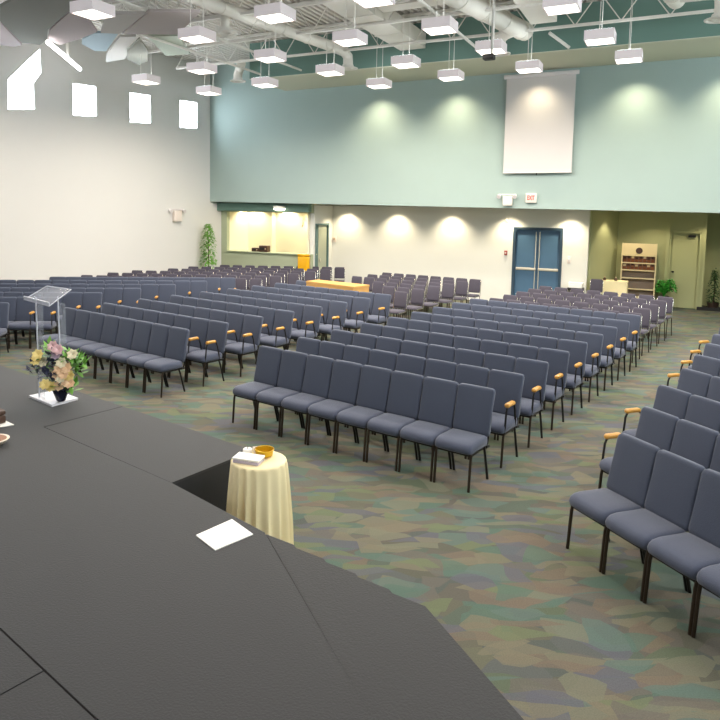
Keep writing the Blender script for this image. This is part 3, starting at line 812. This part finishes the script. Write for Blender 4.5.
for j, n_ in enumerate((12, 12, 12, 11, 11, 10)):
    for i in range(n_):
        p = f(-1 - i, j)
        if (p - C0).dot(LN) < 0.35: continue
        place('grey', p.x, p.y, a, grey_label('back left', j, i, 'right'), 'grey chairs of the back left group')

# ------------------------------------------------------------------ sound desk
t = thing('sound_desk', 'light oak sound desk standing among the chairs at the back', 'desk', (dc.x, dc.y, 0), 0)
D = [p - dc for p in DESK]
def inset(poly, k): return [(p.x * k, p.y * k) for p in poly]
bm = NB(); prism(bm, [(p.x, p.y) for p in D], 0.89, 0.93); obj('desk_top', bm, M['oak'], t, smooth=False)
def panel(pa, pb, z0, z1, th=0.03):
    d_ = (pb - pa).normalized(); n_ = Vector((-d_.y, d_.x)) * th
    bm = NB(); prism(bm, [(pa.x, pa.y), (pb.x, pb.y), (pb.x + n_.x, pb.y + n_.y), (pa.x + n_.x, pa.y + n_.y)], z0, z1); return bm
K = [p * 0.985 for p in D]
obj('front_panel', panel(K[0], K[1], 0, 0.89), M['oak'], t, smooth=False)
obj('side_panel', panel(K[1], K[2], 0, 0.89), M['oak'], t, smooth=False)
obj('side_panel', panel(K[3], K[0], 0, 0.89), M['oak'], t, smooth=False)

# ------------------------------------------------------------------ stage
SZ = 0.6
Q0 = Vector((-.285, 3.99)); SA = Vector((.333, -.943)).normalized(); SE = Vector((.943, .333)).normalized()
def platform(poly, label, top=SZ):
    c = sum((Vector(p) for p in poly), Vector((0, 0))) / len(poly)
    t = thing('stage_platform', label, 'stage', (c.x, c.y, 0), 0, 'stage platforms')
    q = [(p[0] - c.x, p[1] - c.y) for p in poly]
    # tiny gap between platforms so the seam shows
    k = []
    for x, y in q:
        L = math.hypot(x, y); k.append((x * (1 - .006 / L), y * (1 - .006 / L)))
    bm = NB(); prism(bm, k, SZ - 0.02, top); obj('platform_top', bm, M['stage'], t, smooth=False)
    bm = NB(); prism(bm, [(x * .999, y * .999) for x, y in k], 0, SZ - 0.02); obj('platform_skirt', bm, M['stage_side'], t, smooth=False)
platform([(-.285, 3.99), (-1.017, 4.721), (-2.428, 5.918), (-1.905, 6.585), (-6.5, 10.38), (-8.58, 9.23), (.747, 1.08)], 'main charcoal stage platform under the lectern and paper sheet')
platform([(-2.428, 5.918), (-1.017, 4.721), (-.488, 5.405), (-1.905, 6.585)], 'smaller charcoal stage extension jutting towards the seats')
platform([(-1.142, 2.725), (.747, 1.08), (2.04, -2.6), (-5.46, -2.6)], 'charcoal stage platform at the bottom left, right of the cross seam')
platform([(-1.142, 2.725), (-5.46, -2.6), (-10, -2.6), (-10, 5), (-8.58, 9.23)], 'charcoal stage platform in the bottom left corner')
t = thing('stage_steps', 'charcoal shallow carpeted treads along the right side of the stage', 'steps', (Q0.x, Q0.y, 0), math.atan2(SE.y, SE.x))
# local x = outward, local y = (-sin, cos): towards the seats; steps run along -y
for k in range(5):
    z1 = SZ - 0.015 * (k + 1); x0 = 0.008 + 0.124 * k; x1 = 0.008 + 0.124 * (k + 1)
    e = lambda x: 0.02 - 1.45 * x
    bm = NB(); prism(bm, [(x0, -6.9), (x1, -6.9), (x1, e(x1)), (x0, e(x0))], 0, z1); obj('step', bm, M['stage'], t, smooth=False)

# ------------------------------------------------------------------ things on and by the stage
# paper
c = Vector((-.535, 3.955))
pts = [(-.704, 3.935), (-.511, 4.153), (-.358, 3.958), (-.561, 3.759)]
bm = NB(); prism(bm, [(p[0] - c.x, p[1] - c.y) for p in pts], 0, 0.006)
tag(obj('paper_sheet', bm, M['paper'], None, (c.x, c.y, SZ + .001), smooth=False), 'blank white paper sheet lying flat on the dark stage', 'paper')
# round table
TX, TY, TZ = -0.395, 4.815, 0.75
t = thing('round_table', 'small round table hidden under the cream cloth beside the stage', 'table', (TX, TY, 0))
bm = NB(); lathe(bm, [(0.18, TZ - .035), (0.186, TZ - .03), (0.186, TZ - .008), (0.182, TZ - .006)], 40); obj('tabletop', bm, M['oak'], t)
bm = NB(); lathe(bm, [(0.15, 0), (0.15, .02), (0.03, .05), (0.025, TZ - .035)], 20); obj('pedestal', bm, M['black_metal'], t)
bm = NB()
prof = [(0.004, TZ), (0.12, TZ), (0.192, TZ - .001), (0.202, TZ - .006), (0.207, TZ - .02)]
nz = 12
for i in range(1, nz + 1):
    k = i / nz; prof.append((0.207 + 0.035 * k ** 0.8, TZ - .02 - k * (TZ - .035)))
def fold(i, a):
    if i < 4: return 0
    k = min(1, ((i - 3) / 8) ** 0.7)
    w = math.sin(9 * a + 1.0 + .6 * math.sin(3 * a))
    return k * (0.10 * (1 - 2 * abs(w) ** 1.4) + 0.05 * math.sin(14 * a + 2.1) - 0.02)
lathe(bm, prof, 144, (0, 0, 0), fold)
bm.faces.ensure_lookup_table()
big = [f_ for f_ in bm.faces if len(f_.verts) > 4 and f_.calc_center_median().z < 0.1]
bmesh.ops.delete(bm, geom=big, context='FACES_ONLY')
tag(obj('tablecloth', bm, M['cloth'], None, (TX, TY, 0.004), angle=60), 'cream tablecloth draped in folds over the round table by the stage', 'tablecloth')
# on the table
t = thing('gift_box', 'white flat box with lilac edge on the round table', 'box', (TX - .075, TY - .075, TZ + .006), R(-18))
bm = NB(); box(bm, -.1, .1, -.045, .075, .0, .022, bev=.004); obj('box_base', bm, mat('lilac_card', srgb(190, 178, 196), 0.6), t)
bm = NB(); box(bm, -.104, .104, -.049, .079, .024, .04, bev=.005); obj('box_lid', bm, M['paper'], t)
t = thing('gold_basket', 'gold basket bowl on the round table', 'basket', (TX + .035, TY + .055, TZ + .006))
bm = NB(); lathe(bm, [(0.045, 0), (0.064, .01), (0.07, .05), (0.066, .051), (0.06, .014), (0.01, .008)], 28); obj('bowl', bm, M['gold'], t)
bm = NB(); tube(bm, [(.07 * math.cos(a_ * math.pi / 14), .07 * math.sin(a_ * math.pi / 14), .052) for a_ in range(29)], .005, 8); obj('rim', bm, M['gold'], t)
bm = NB(); tube(bm, [(.07 * math.cos(a_ * math.pi / 8), 0.01, .052 + .02 * math.sin(a_ * math.pi / 8)) for a_ in range(9)], .004, 8); obj('handle', bm, M['gold'], t)
t = thing('candle', 'short white candle behind the flat box on the table', 'candle', (TX - .09, TY + .06, TZ + .006))
bm = NB(); lathe(bm, [(.035, 0), (.035, .05), (.028, .055), (.004, .052)], 20); obj('wax', bm, M['paper'], t)
bm = NB(); tube(bm, [(0, 0, .05), (.003, 0, .07)], .003, 6); obj('wick', bm, M['black'], t)
t = thing('card', 'small folded white card standing on the round table', 'card', (TX - .02, TY + .095, TZ + .006), R(20))
bm = NB(); slab(bm, [(-.03, 0, 0), (.03, 0, 0), (.03, .02, .05), (-.03, .02, .05)], .002); slab(bm, [(-.03, .042, 0), (.03, .042, 0), (.03, .022, .05), (-.03, .022, .05)], .002); obj('card_leaf', bm, M['paper'], t, smooth=False)
# lectern
LX, LY = -2.70, 6.80
t = thing('lectern', 'clear acrylic lectern on a white base at the stage edge', 'lectern', (LX, LY, SZ))
def rel(p, z): return (p[0] - LX, p[1] - LY, z - SZ)
base = [(-2.958, 6.85), (-2.592, 6.527), (-2.425, 6.784), (-2.763, 7.073)]
bm = NB(); prism(bm, [(p[0] - LX, p[1] - LY) for p in base], 0.0, 0.022); obj('base_plate', bm, mat('white_acrylic', srgb(226, 224, 230), 0.3), t, smooth=False)
TOP = [(-3.113, 7.150, 1.59), (-2.669, 6.703, 1.59), (-2.561, 7.023, 1.72), (-2.924, 7.301, 1.72)]
bm = NB(); slab(bm, [rel(p, p[2]) for p in TOP], 0.014); obj('reading_top', bm, M['acrylic'], t, smooth=False)
a_, b_ = Vector(rel(TOP[0], TOP[0][2])), Vector(rel(TOP[1], TOP[1][2]))
bm = NB(); slab(bm, [a_, b_, b_ + Vector((-.006, -.006, .03)), a_ + Vector((-.006, -.006, .03))], 0.014); obj('front_lip', bm, M['acrylic_edge'], t, smooth=False)
bm = NB(); P_ = [Vector(rel(p, p[2])) for p in TOP]
for k in range(4): tube(bm, [P_[k] + Vector((0, 0, -.006)), P_[(k + 1) % 4] + Vector((0, 0, -.006))], .006, 6)
obj('top_edge', bm, M['acrylic_edge'], t)
for pa, pb in (((-2.83, 6.80), (-2.87, 6.87)), ((-2.64, 6.90), (-2.70, 7.02))):
    bm = NB(); tube(bm, [rel(pa, SZ + .022), rel(pb, 1.645)], .008, 8); obj('upright', bm, M['acrylic_edge'], t)
for pa, pb in (((-2.83, 6.80), (-2.74, 6.71)), ((-2.64, 6.90), (-2.56, 6.83))):
    bm = NB(); q1 = Vector((pa[0] - LX, pa[1] - LY)); q2 = Vector((pb[0] - LX, pb[1] - LY)); d_ = (q2 - q1).normalized(); n_ = Vector((-d_.y, d_.x)) * .008
    prism(bm, [tuple(q1), tuple(q2), tuple(q2 + n_), tuple(q1 + n_)], .022, 0.99); obj('side_panel', bm, M['acrylic'], t, smooth=False)
# flowers
FX, FY = -2.552, 6.66
t = thing('flower_arrangement', 'yellow and peach flower arrangement in a navy vase on the lectern base', 'flowers', (FX, FY, SZ + .024))
bm = NB(); lathe(bm, [(.035, 0), (.045, .01), (.075, .09), (.085, .13), (.078, .13), (.06, .1), (.01, .09)], 24); obj('vase', bm, M['navy'], t)
rnd = random.Random(3)
def bloom(c, r, m, name='bloom'):
    bm = NB()
    for ring, (n_, rr, up) in enumerate(((7, r, .25), (6, r * .75, .6), (4, r * .45, 1.0))):
        for k in range(n_):
            a_ = 2 * math.pi * (k + ring * .5) / n_ + rnd.random() * .3
            d_ = Vector((math.cos(a_), math.sin(a_), up)).normalized() * rr
            s_ = Vector((-math.sin(a_), math.cos(a_), 0)) * rr * .45
            c_ = Vector(c)
            tl = Matrix.Rotation(R(62), 3, 'X')
            v = [bm.verts.new(c_), bm.verts.new(c_ + tl @ (d_ * .55 + s_)), bm.verts.new(c_ + tl @ d_), bm.verts.new(c_ + tl @ (d_ * .55 - s_))]
            bm.faces.new(v)
    return obj(name, bm, m, t)
def sprig(c, n_, L, m, name):
    bm = NB()
    for k in range(n_):
        d_ = Vector((rnd.uniform(-1, 1), rnd.uniform(-1, 1), rnd.uniform(-.3, 1))).normalized()
        p_ = Vector(c) + Vector((rnd.uniform(-.05, .05), rnd.uniform(-.05, .05), rnd.uniform(-.05, .05)))
        s_ = d_.cross(Vector((0, 0, 1))).normalized() * L * .22
        bm.faces.new([bm.verts.new(p_), bm.verts.new(p_ + d_ * L * .5 + s_), bm.verts.new(p_ + d_ * L), bm.verts.new(p_ + d_ * L * .5 - s_)])
    return obj(name, bm, m, t)
CXA, CZA = 0.0, 0.0
flora = [(-.17, .50, 'petal_yellow'), (-.20, .44, 'petal_yellow'), (-.14, .42, 'petal_cream'), (-.03, .58, 'petal_pink'), (.03, .55, 'petal_pink'), (.0, .50, 'petal_mauve'), (.04, .36, 'petal_peach'), (.08, .31, 'petal_peach'), (.05, .27, 'petal_cream'), (.11, .37, 'petal_peach'), (.13, .29, 'petal_yellow'), (.06, .42, 'petal_cream'), (.10, .23, 'petal_peach'), (.01, .30, 'petal_peach'), (-.11, .20, 'petal_yellow'), (-.06, .17, 'petal_yellow'), (.02, .18, 'petal_peach'), (.14, .22, 'petal_peach'), (.16, .50, 'petal_cream')]
for x, z, m_ in flora:
    bloom((x, -0.11 + rnd.uniform(-.03, .03), z), .062, M[m_])
for x, z in ((-.1, .52), (-.2, .36), (.13, .47), (.18, .43), (.2, .36), (.05, .47), (-.03, .2), (.1, .16), (-.08, .36), (.16, .32)):
    sprig((x, -.03, z), 16, .11, M['leaf'], 'leaf_spray')
for x, z in ((-.06, .38), (-.1, .3), (-.22, .40), (-.05, .44), (-.02, .27), (-.24, .33), (.03, .14)):
    sprig((x, -.07, z), 14, .10, M['navy_leaf'], 'leaf_spray')
bm = NB()
for x, z, m_ in flora: tube(bm, [(0, 0, .09), (x * .6, -.05, z * .6), (x, -.1, z)], .004, 5)
obj('stems', bm, M['leaf_dark'], t)
# cut-off things at the left edge of the stage
t = thing('wooden_box', 'dark brown wooden box cut by the left picture edge', 'box', (-2.99, 6.03, SZ + .012), R(-40))
bm = NB(); box(bm, -.2, .17, -.09, .09, 0, .07, bev=.008); obj('box_body', bm, M['dark_brown'], t)
bm = NB(); box(bm, -.205, .175, -.095, .095, .072, .12, bev=.02); obj('box_lid', bm, M['dark_brown'], t)
bm = NB(); prism(bm, [(-.3, -.15), (.2, -.15), (.26, .12), (-.3, .12)], 0, .006)
tag(obj('paper_sheet', bm, M['paper'], None, (-2.99, 6.03, SZ + .001), R(-40), smooth=False), 'white paper sheet under the brown wooden box', 'paper')
t = thing('tan_bowl', 'tan bowl with cream rim at the left edge of the stage', 'bowl', (-2.665, 5.45, SZ + .001))
bm = NB(); lathe(bm, [(.06, 0), (.09, .01), (.125, .045), (.13, .05), (.115, .05)], 28); obj('bowl_rim', bm, mat('cream_glaze', srgb(214, 196, 174), .4), t)
bm = NB(); lathe(bm, [(.02, .044), (.108, .046), (.108, .05), (.02, .052)], 28); obj('bowl_filling', bm, mat('brown_filling', srgb(140, 96, 66), .6), t)

# ------------------------------------------------------------------ recess at the right
t = thing('brochure_rack', 'cream brochure rack with four shelves in the right recess', 'rack', wf(12.37, 3.17, 0), AW)
H = 1.77
bm = NB(); box(bm, -.42, .42, .06, .09, 0.05, H); obj('back_board', bm, M['shelf_back'], t, smooth=False)
for x in (-.44, .41):
    bm = NB(); box(bm, x, x + .03, -.12, .09, 0, H); obj('side_panel', bm, M['shelf_cream'], t, smooth=False)
zs = [0.5, 0.80, 1.02, 1.22, 1.43]
for z in zs:
    bm = NB(); box(bm, -.41, .41, -.12, .06, z - .02, z + .012); obj('shelf', bm, M['shelf_cream'], t, smooth=False)
bm = NB(); box(bm, -.41, .41, -.10, -.085, 1.445, H - .01); obj('header_board', bm, M['shelf_cream'], t, smooth=False)
bm = NB(); tube(bm, [(0, -.10, 1.56), (0, -.115, 1.56)], .085, 20); obj('emblem', bm, M['dark_brown'], t)
bm = NB(); box(bm, -.41, .41, -.11, .0, .06, .3); obj('kick_panel', bm, M['shelf_cream'], t, smooth=False)
t.rotation_euler = (R(-5), 0, AW); t.location = wf(12.33, 3.05, 0)
for zi, z in enumerate((1.02, 1.22)):
    for k in range(8):
        u = 12.37 - .35 + k * .1; h = .15 + .02 * ((k * 7 + zi * 3) % 3)
        tt = thing('brochure', 'rust brown brochure, %s from the left on the rack\'s %s row' % (ORD[k], 'lower' if zi == 0 else 'upper'), 'brochure', wf(u - .04, 3.02 + z * .087, z + .02), AW, 'brochures on the rack'); tt.rotation_euler = (R(-5), 0, AW)
        bm = NB(); box(bm, -.042, .042, -.012, .012, 0, h); obj('booklet', bm, M['book_red'], tt, smooth=False)
        bm = NB(); box(bm, -.034, .034, -.015, -.0125, h * .55, h * .9); obj('cover_label', bm, M['shelf_cream'] if (k + zi) % 3 == 0 else M['dark_brown'], tt, smooth=False)
# table with cloth
t = thing('side_table', 'small rectangular table under a cream cloth in the right recess', 'table', wf(11.80, 2.3, 0), AW)
bm = NB(); box(bm, -.31, .31, -.19, .19, .72, .755); obj('tabletop', bm, M['oak'], t, smooth=False)
for sx in (-.27, .27):
    for sy in (-.15, .15):
        bm = NB(); tube(bm, [(sx, sy, 0), (sx, sy, .72)], .018, 8); obj('leg', bm, M['black_metal'], t)
bm = NB(); box(bm, -.33, .33, -.21, .21, .758, .768)
for x0, x1, y0, y1 in ((-.33, .33, -.21, -.202), (-.33, .33, .202, .21), (-.33, -.322, -.202, .202), (.322, .33, -.202, .202)): box(bm, x0, x1, y0, y1, .32, .758)
tag(obj('tablecloth', bm, M['cloth'], None, wf(11.80, 2.3, 0), AW, smooth=False), 'cream tablecloth on the table in the right recess', 'tablecloth')
for du2, lab in ((-.2, 'left'), (.08, 'right')):
    tt = thing('ornament', 'small brown ornament on the recess table, %s one' % lab, 'ornament', wf(11.75 + du2, 2.3, .769), AW, 'ornaments on the recess table')
    bm = NB(); lathe(bm, [(.035, 0), (.05, .03), (.03, .06), (.02, .07)], 16); obj('body', bm, M['dark_brown'], tt)
    bm = NB(); lathe(bm, [(.012, .07), (.022, .09), (.008, .105)], 12); obj('finial', bm, M['tan'], tt)
p = wf(11.40, 1.80, 0)
dup(PROTO['grey'], p, AW, 'grey stacking chair standing before the draped recess table', 'grey chair by the recess table')
# white box on a stand right of the double doors
t = thing('plant_stand', 'black stand right of the blue double doors', 'stand', wf(10.90, 1.65, 0), AW)
bm = NB(); box(bm, -.2, .2, -.15, .15, .52, .58, bev=.006); obj('stand_top', bm, M['black'], t)
for sx in (-.17, .17):
    for sy in (-.12, .12):
        bm = NB(); tube(bm, [(sx, sy, 0), (sx, sy, .52)], .014, 8); obj('leg', bm, M['black_metal'], t)
t = thing('white_carton', 'white carton on the black stand right of the blue doors', 'box', wf(10.90, 1.65, .581), AW)
bm = NB(); box(bm, -.17, .17, -.12, .12, 0, .10, bev=.006); obj('carton_body', bm, M['paper'], t)
bm = NB(); box(bm, -.176, .176, -.126, .126, .102, .14, bev=.006); obj('carton_lid', bm, M['paper'], t)

def leaf_mesh(bm, p, d, L, w, droop=0.0):
    d = Vector(d).normalized(); s = d.cross(Vector((0, 0, 1)))
    if s.length < .1: s = Vector((1, 0, 0))
    s = s.normalized() * w
    p = Vector(p); dz = Vector((0, 0, -droop))
    a = bm.verts.new(p); b1 = bm.verts.new(p + d * L * .4 + s + dz * .2); b2 = bm.verts.new(p + d * L * .4 - s + dz * .2); c = bm.verts.new(p + d * L + dz); m_ = bm.verts.new(p + d * L * .45 + Vector((0, 0, .15 * w)) + dz * .2)
    bm.faces.new((a, b1, m_)); bm.faces.new((a, m_, b2)); bm.faces.new((b1, c, m_)); bm.faces.new((m_, c, b2))
# fern
t = thing('potted_fern', 'bright green fern in a pot beside the brochure rack', 'plant', wf(13.0, 3.12, 0), AW)
bm = NB(); lathe(bm, [(.1, 0), (.13, .3), (.14, .34), (.12, .34), (.02, .32)], 20); obj('pot', bm, M['pot'], t)
rnd = random.Random(5)
for k in range(40):
    a_ = rnd.uniform(0, 2 * math.pi); L = rnd.uniform(.18, .3); up = rnd.uniform(.3, .75)
    bm = NB(); last = Vector((0, 0, .33)); sp_ = [last.copy()]
    for q in range(1, 7):
        f_ = q / 6
        p_ = Vector((math.cos(a_) * L * f_, min(math.sin(a_) * L * f_, .25), .33 + up * (2.0 * f_ - 1.5 * f_ * f_)))
        for s_ in (-1, 1):
            dd = (p_ - last).normalized(); sd = dd.cross(Vector((0, 0, 1))).normalized() * s_
            leaf_mesh(bm, p_, sd + dd * .6, .11 * (1.2 - f_ * .6), .03, .02)
        last = p_; sp_.append(p_.copy())
    tube(bm, sp_, .006, 5)
    obj('frond', bm, M['leaf_bright'], t)
def tree(name, label, u, v, pot_h, trunk_h, prof, n_, leafL, m_, seed):
    t = thing(name, label, 'plant', wf(u, v, 0), AW)
    bm = NB(); lathe(bm, [(.12, 0), (.15, pot_h), (.135, pot_h), (.02, pot_h - .03)], 20); obj('pot', bm, M['pot'], t)
    bm = NB(); tube(bm, [(0, 0, pot_h - .03), (.02, 0, (pot_h + trunk_h) / 2), (-.01, 0, trunk_h)], [.02, .016, .01], 8); obj('trunk', bm, M['dark_brown'], t)
    r_ = random.Random(seed); bm = NB()
    for k in range(n_):
        f_ = r_.random(); z = prof[0][1] + (prof[-1][1] - prof[0][1]) * f_
        rad = 0
        for (ra, za), (rb, zb) in zip(prof, prof[1:]):
            if za <= z <= zb: rad = ra + (rb - ra) * (z - za) / (zb - za)
        a_ = r_.uniform(0, 2 * math.pi); q = math.sqrt(r_.random()) * rad
        leaf_mesh(bm, (math.cos(a_) * q, math.sin(a_) * q * .6, z), (math.cos(a_) + r_.uniform(-.5, .5), math.sin(a_) * .6 + r_.uniform(-.5, .2), r_.uniform(-.6, .5)), leafL * r_.uniform(.7, 1.2), leafL * .28, leafL * .3)
    obj('foliage', bm, m_, t)
    return t
tree('potted_ficus', 'tall slim green ficus in the left back corner', 0.3, -0.5, .3, 1.9, [(.12, .55), (.3, .85), (.22, 1.1), (.25, 1.4), (.2, 1.75), (.12, 1.95), (.03, 2.08)], 620, .11, M['leaf'], 2)
tree('potted_tree', 'small dark green conical tree at the right edge of the recess', 14.2, 3.72, .2, .95, [(.14, .2), (.17, .45), (.1, .75), (.04, 1.1)], 520, .075, M['leaf_dark'], 4)
t = thing('plant_tray', 'long low black tray in front of the conical tree', 'tray', wf(14.2, 3.40, 0), AW)
bm = NB(); box(bm, -.38, .5, -.06, .06, 0, .012); obj('tray_base', bm, M['black'], t, smooth=False)
bm = NB()
for b_ in ((-.38, .5, -.07, -.06, 0, .08), (-.38, .5, .06, .07, 0, .08), (-.39, -.38, -.07, .07, 0, .08), (.5, .51, -.07, .07, 0, .08)): box(bm, *b_)
obj('tray_rim', bm, M['black'], t, smooth=False)

# unused prototypes never stay in the scene
for k, v_ in used_p.items():
    if not v_:
        for ch in list(PROTO[k].children): bpy.data.objects.remove(ch)
        bpy.data.objects.remove(PROTO[k])

# ------------------------------------------------------------------ camera
f_px, pit, rol, Hc, cx, cy = 673.7297, 0.0947423, 0.0141621, 2.59683, 315.182, 272.601
F = Vector((0, math.cos(pit), -math.sin(pit))); R0 = Vector((1, 0, 0)); Up0 = Vector((0, math.sin(pit), math.cos(pit)))
ex = R0 * math.cos(rol) + Up0 * math.sin(rol); ey = -R0 * math.sin(rol) + Up0 * math.cos(rol)
cam = bpy.data.cameras.new('camera'); co = bpy.data.objects.new('camera', cam); COL.objects.link(co)
co.matrix_world = Matrix(((ex.x, ey.x, -F.x, 0), (ex.y, ey.y, -F.y, 0), (ex.z, ey.z, -F.z, Hc), (0, 0, 0, 1)))
cam.sensor_width = 36; cam.sensor_fit = 'HORIZONTAL'; cam.lens = f_px / 720 * 36
cam.shift_x = (360 - cx) / 720; cam.shift_y = (cy - 360) / 720
cam.clip_start = 0.05; cam.clip_end = 200
S.camera = co

w = bpy.data.worlds.new('world'); S.world = w; w.use_nodes = True
w.node_tree.nodes['Background'].inputs[0].default_value = (0.75, 0.85, 1, 1)
w.node_tree.nodes['Background'].inputs[1].default_value = 0.3
S.view_settings.view_transform = 'Standard'; S.view_settings.look = 'None'
S.view_settings.exposure = 0.12; S.view_settings.gamma = 1; S.view_settings.use_curve_mapping = False
S.cycles.use_denoising = True
S.cycles.max_bounces = 8; S.cycles.diffuse_bounces = 5; S.cycles.glossy_bounces = 3; S.cycles.transmission_bounces = 6
S.cycles.sample_clamp_indirect = 4
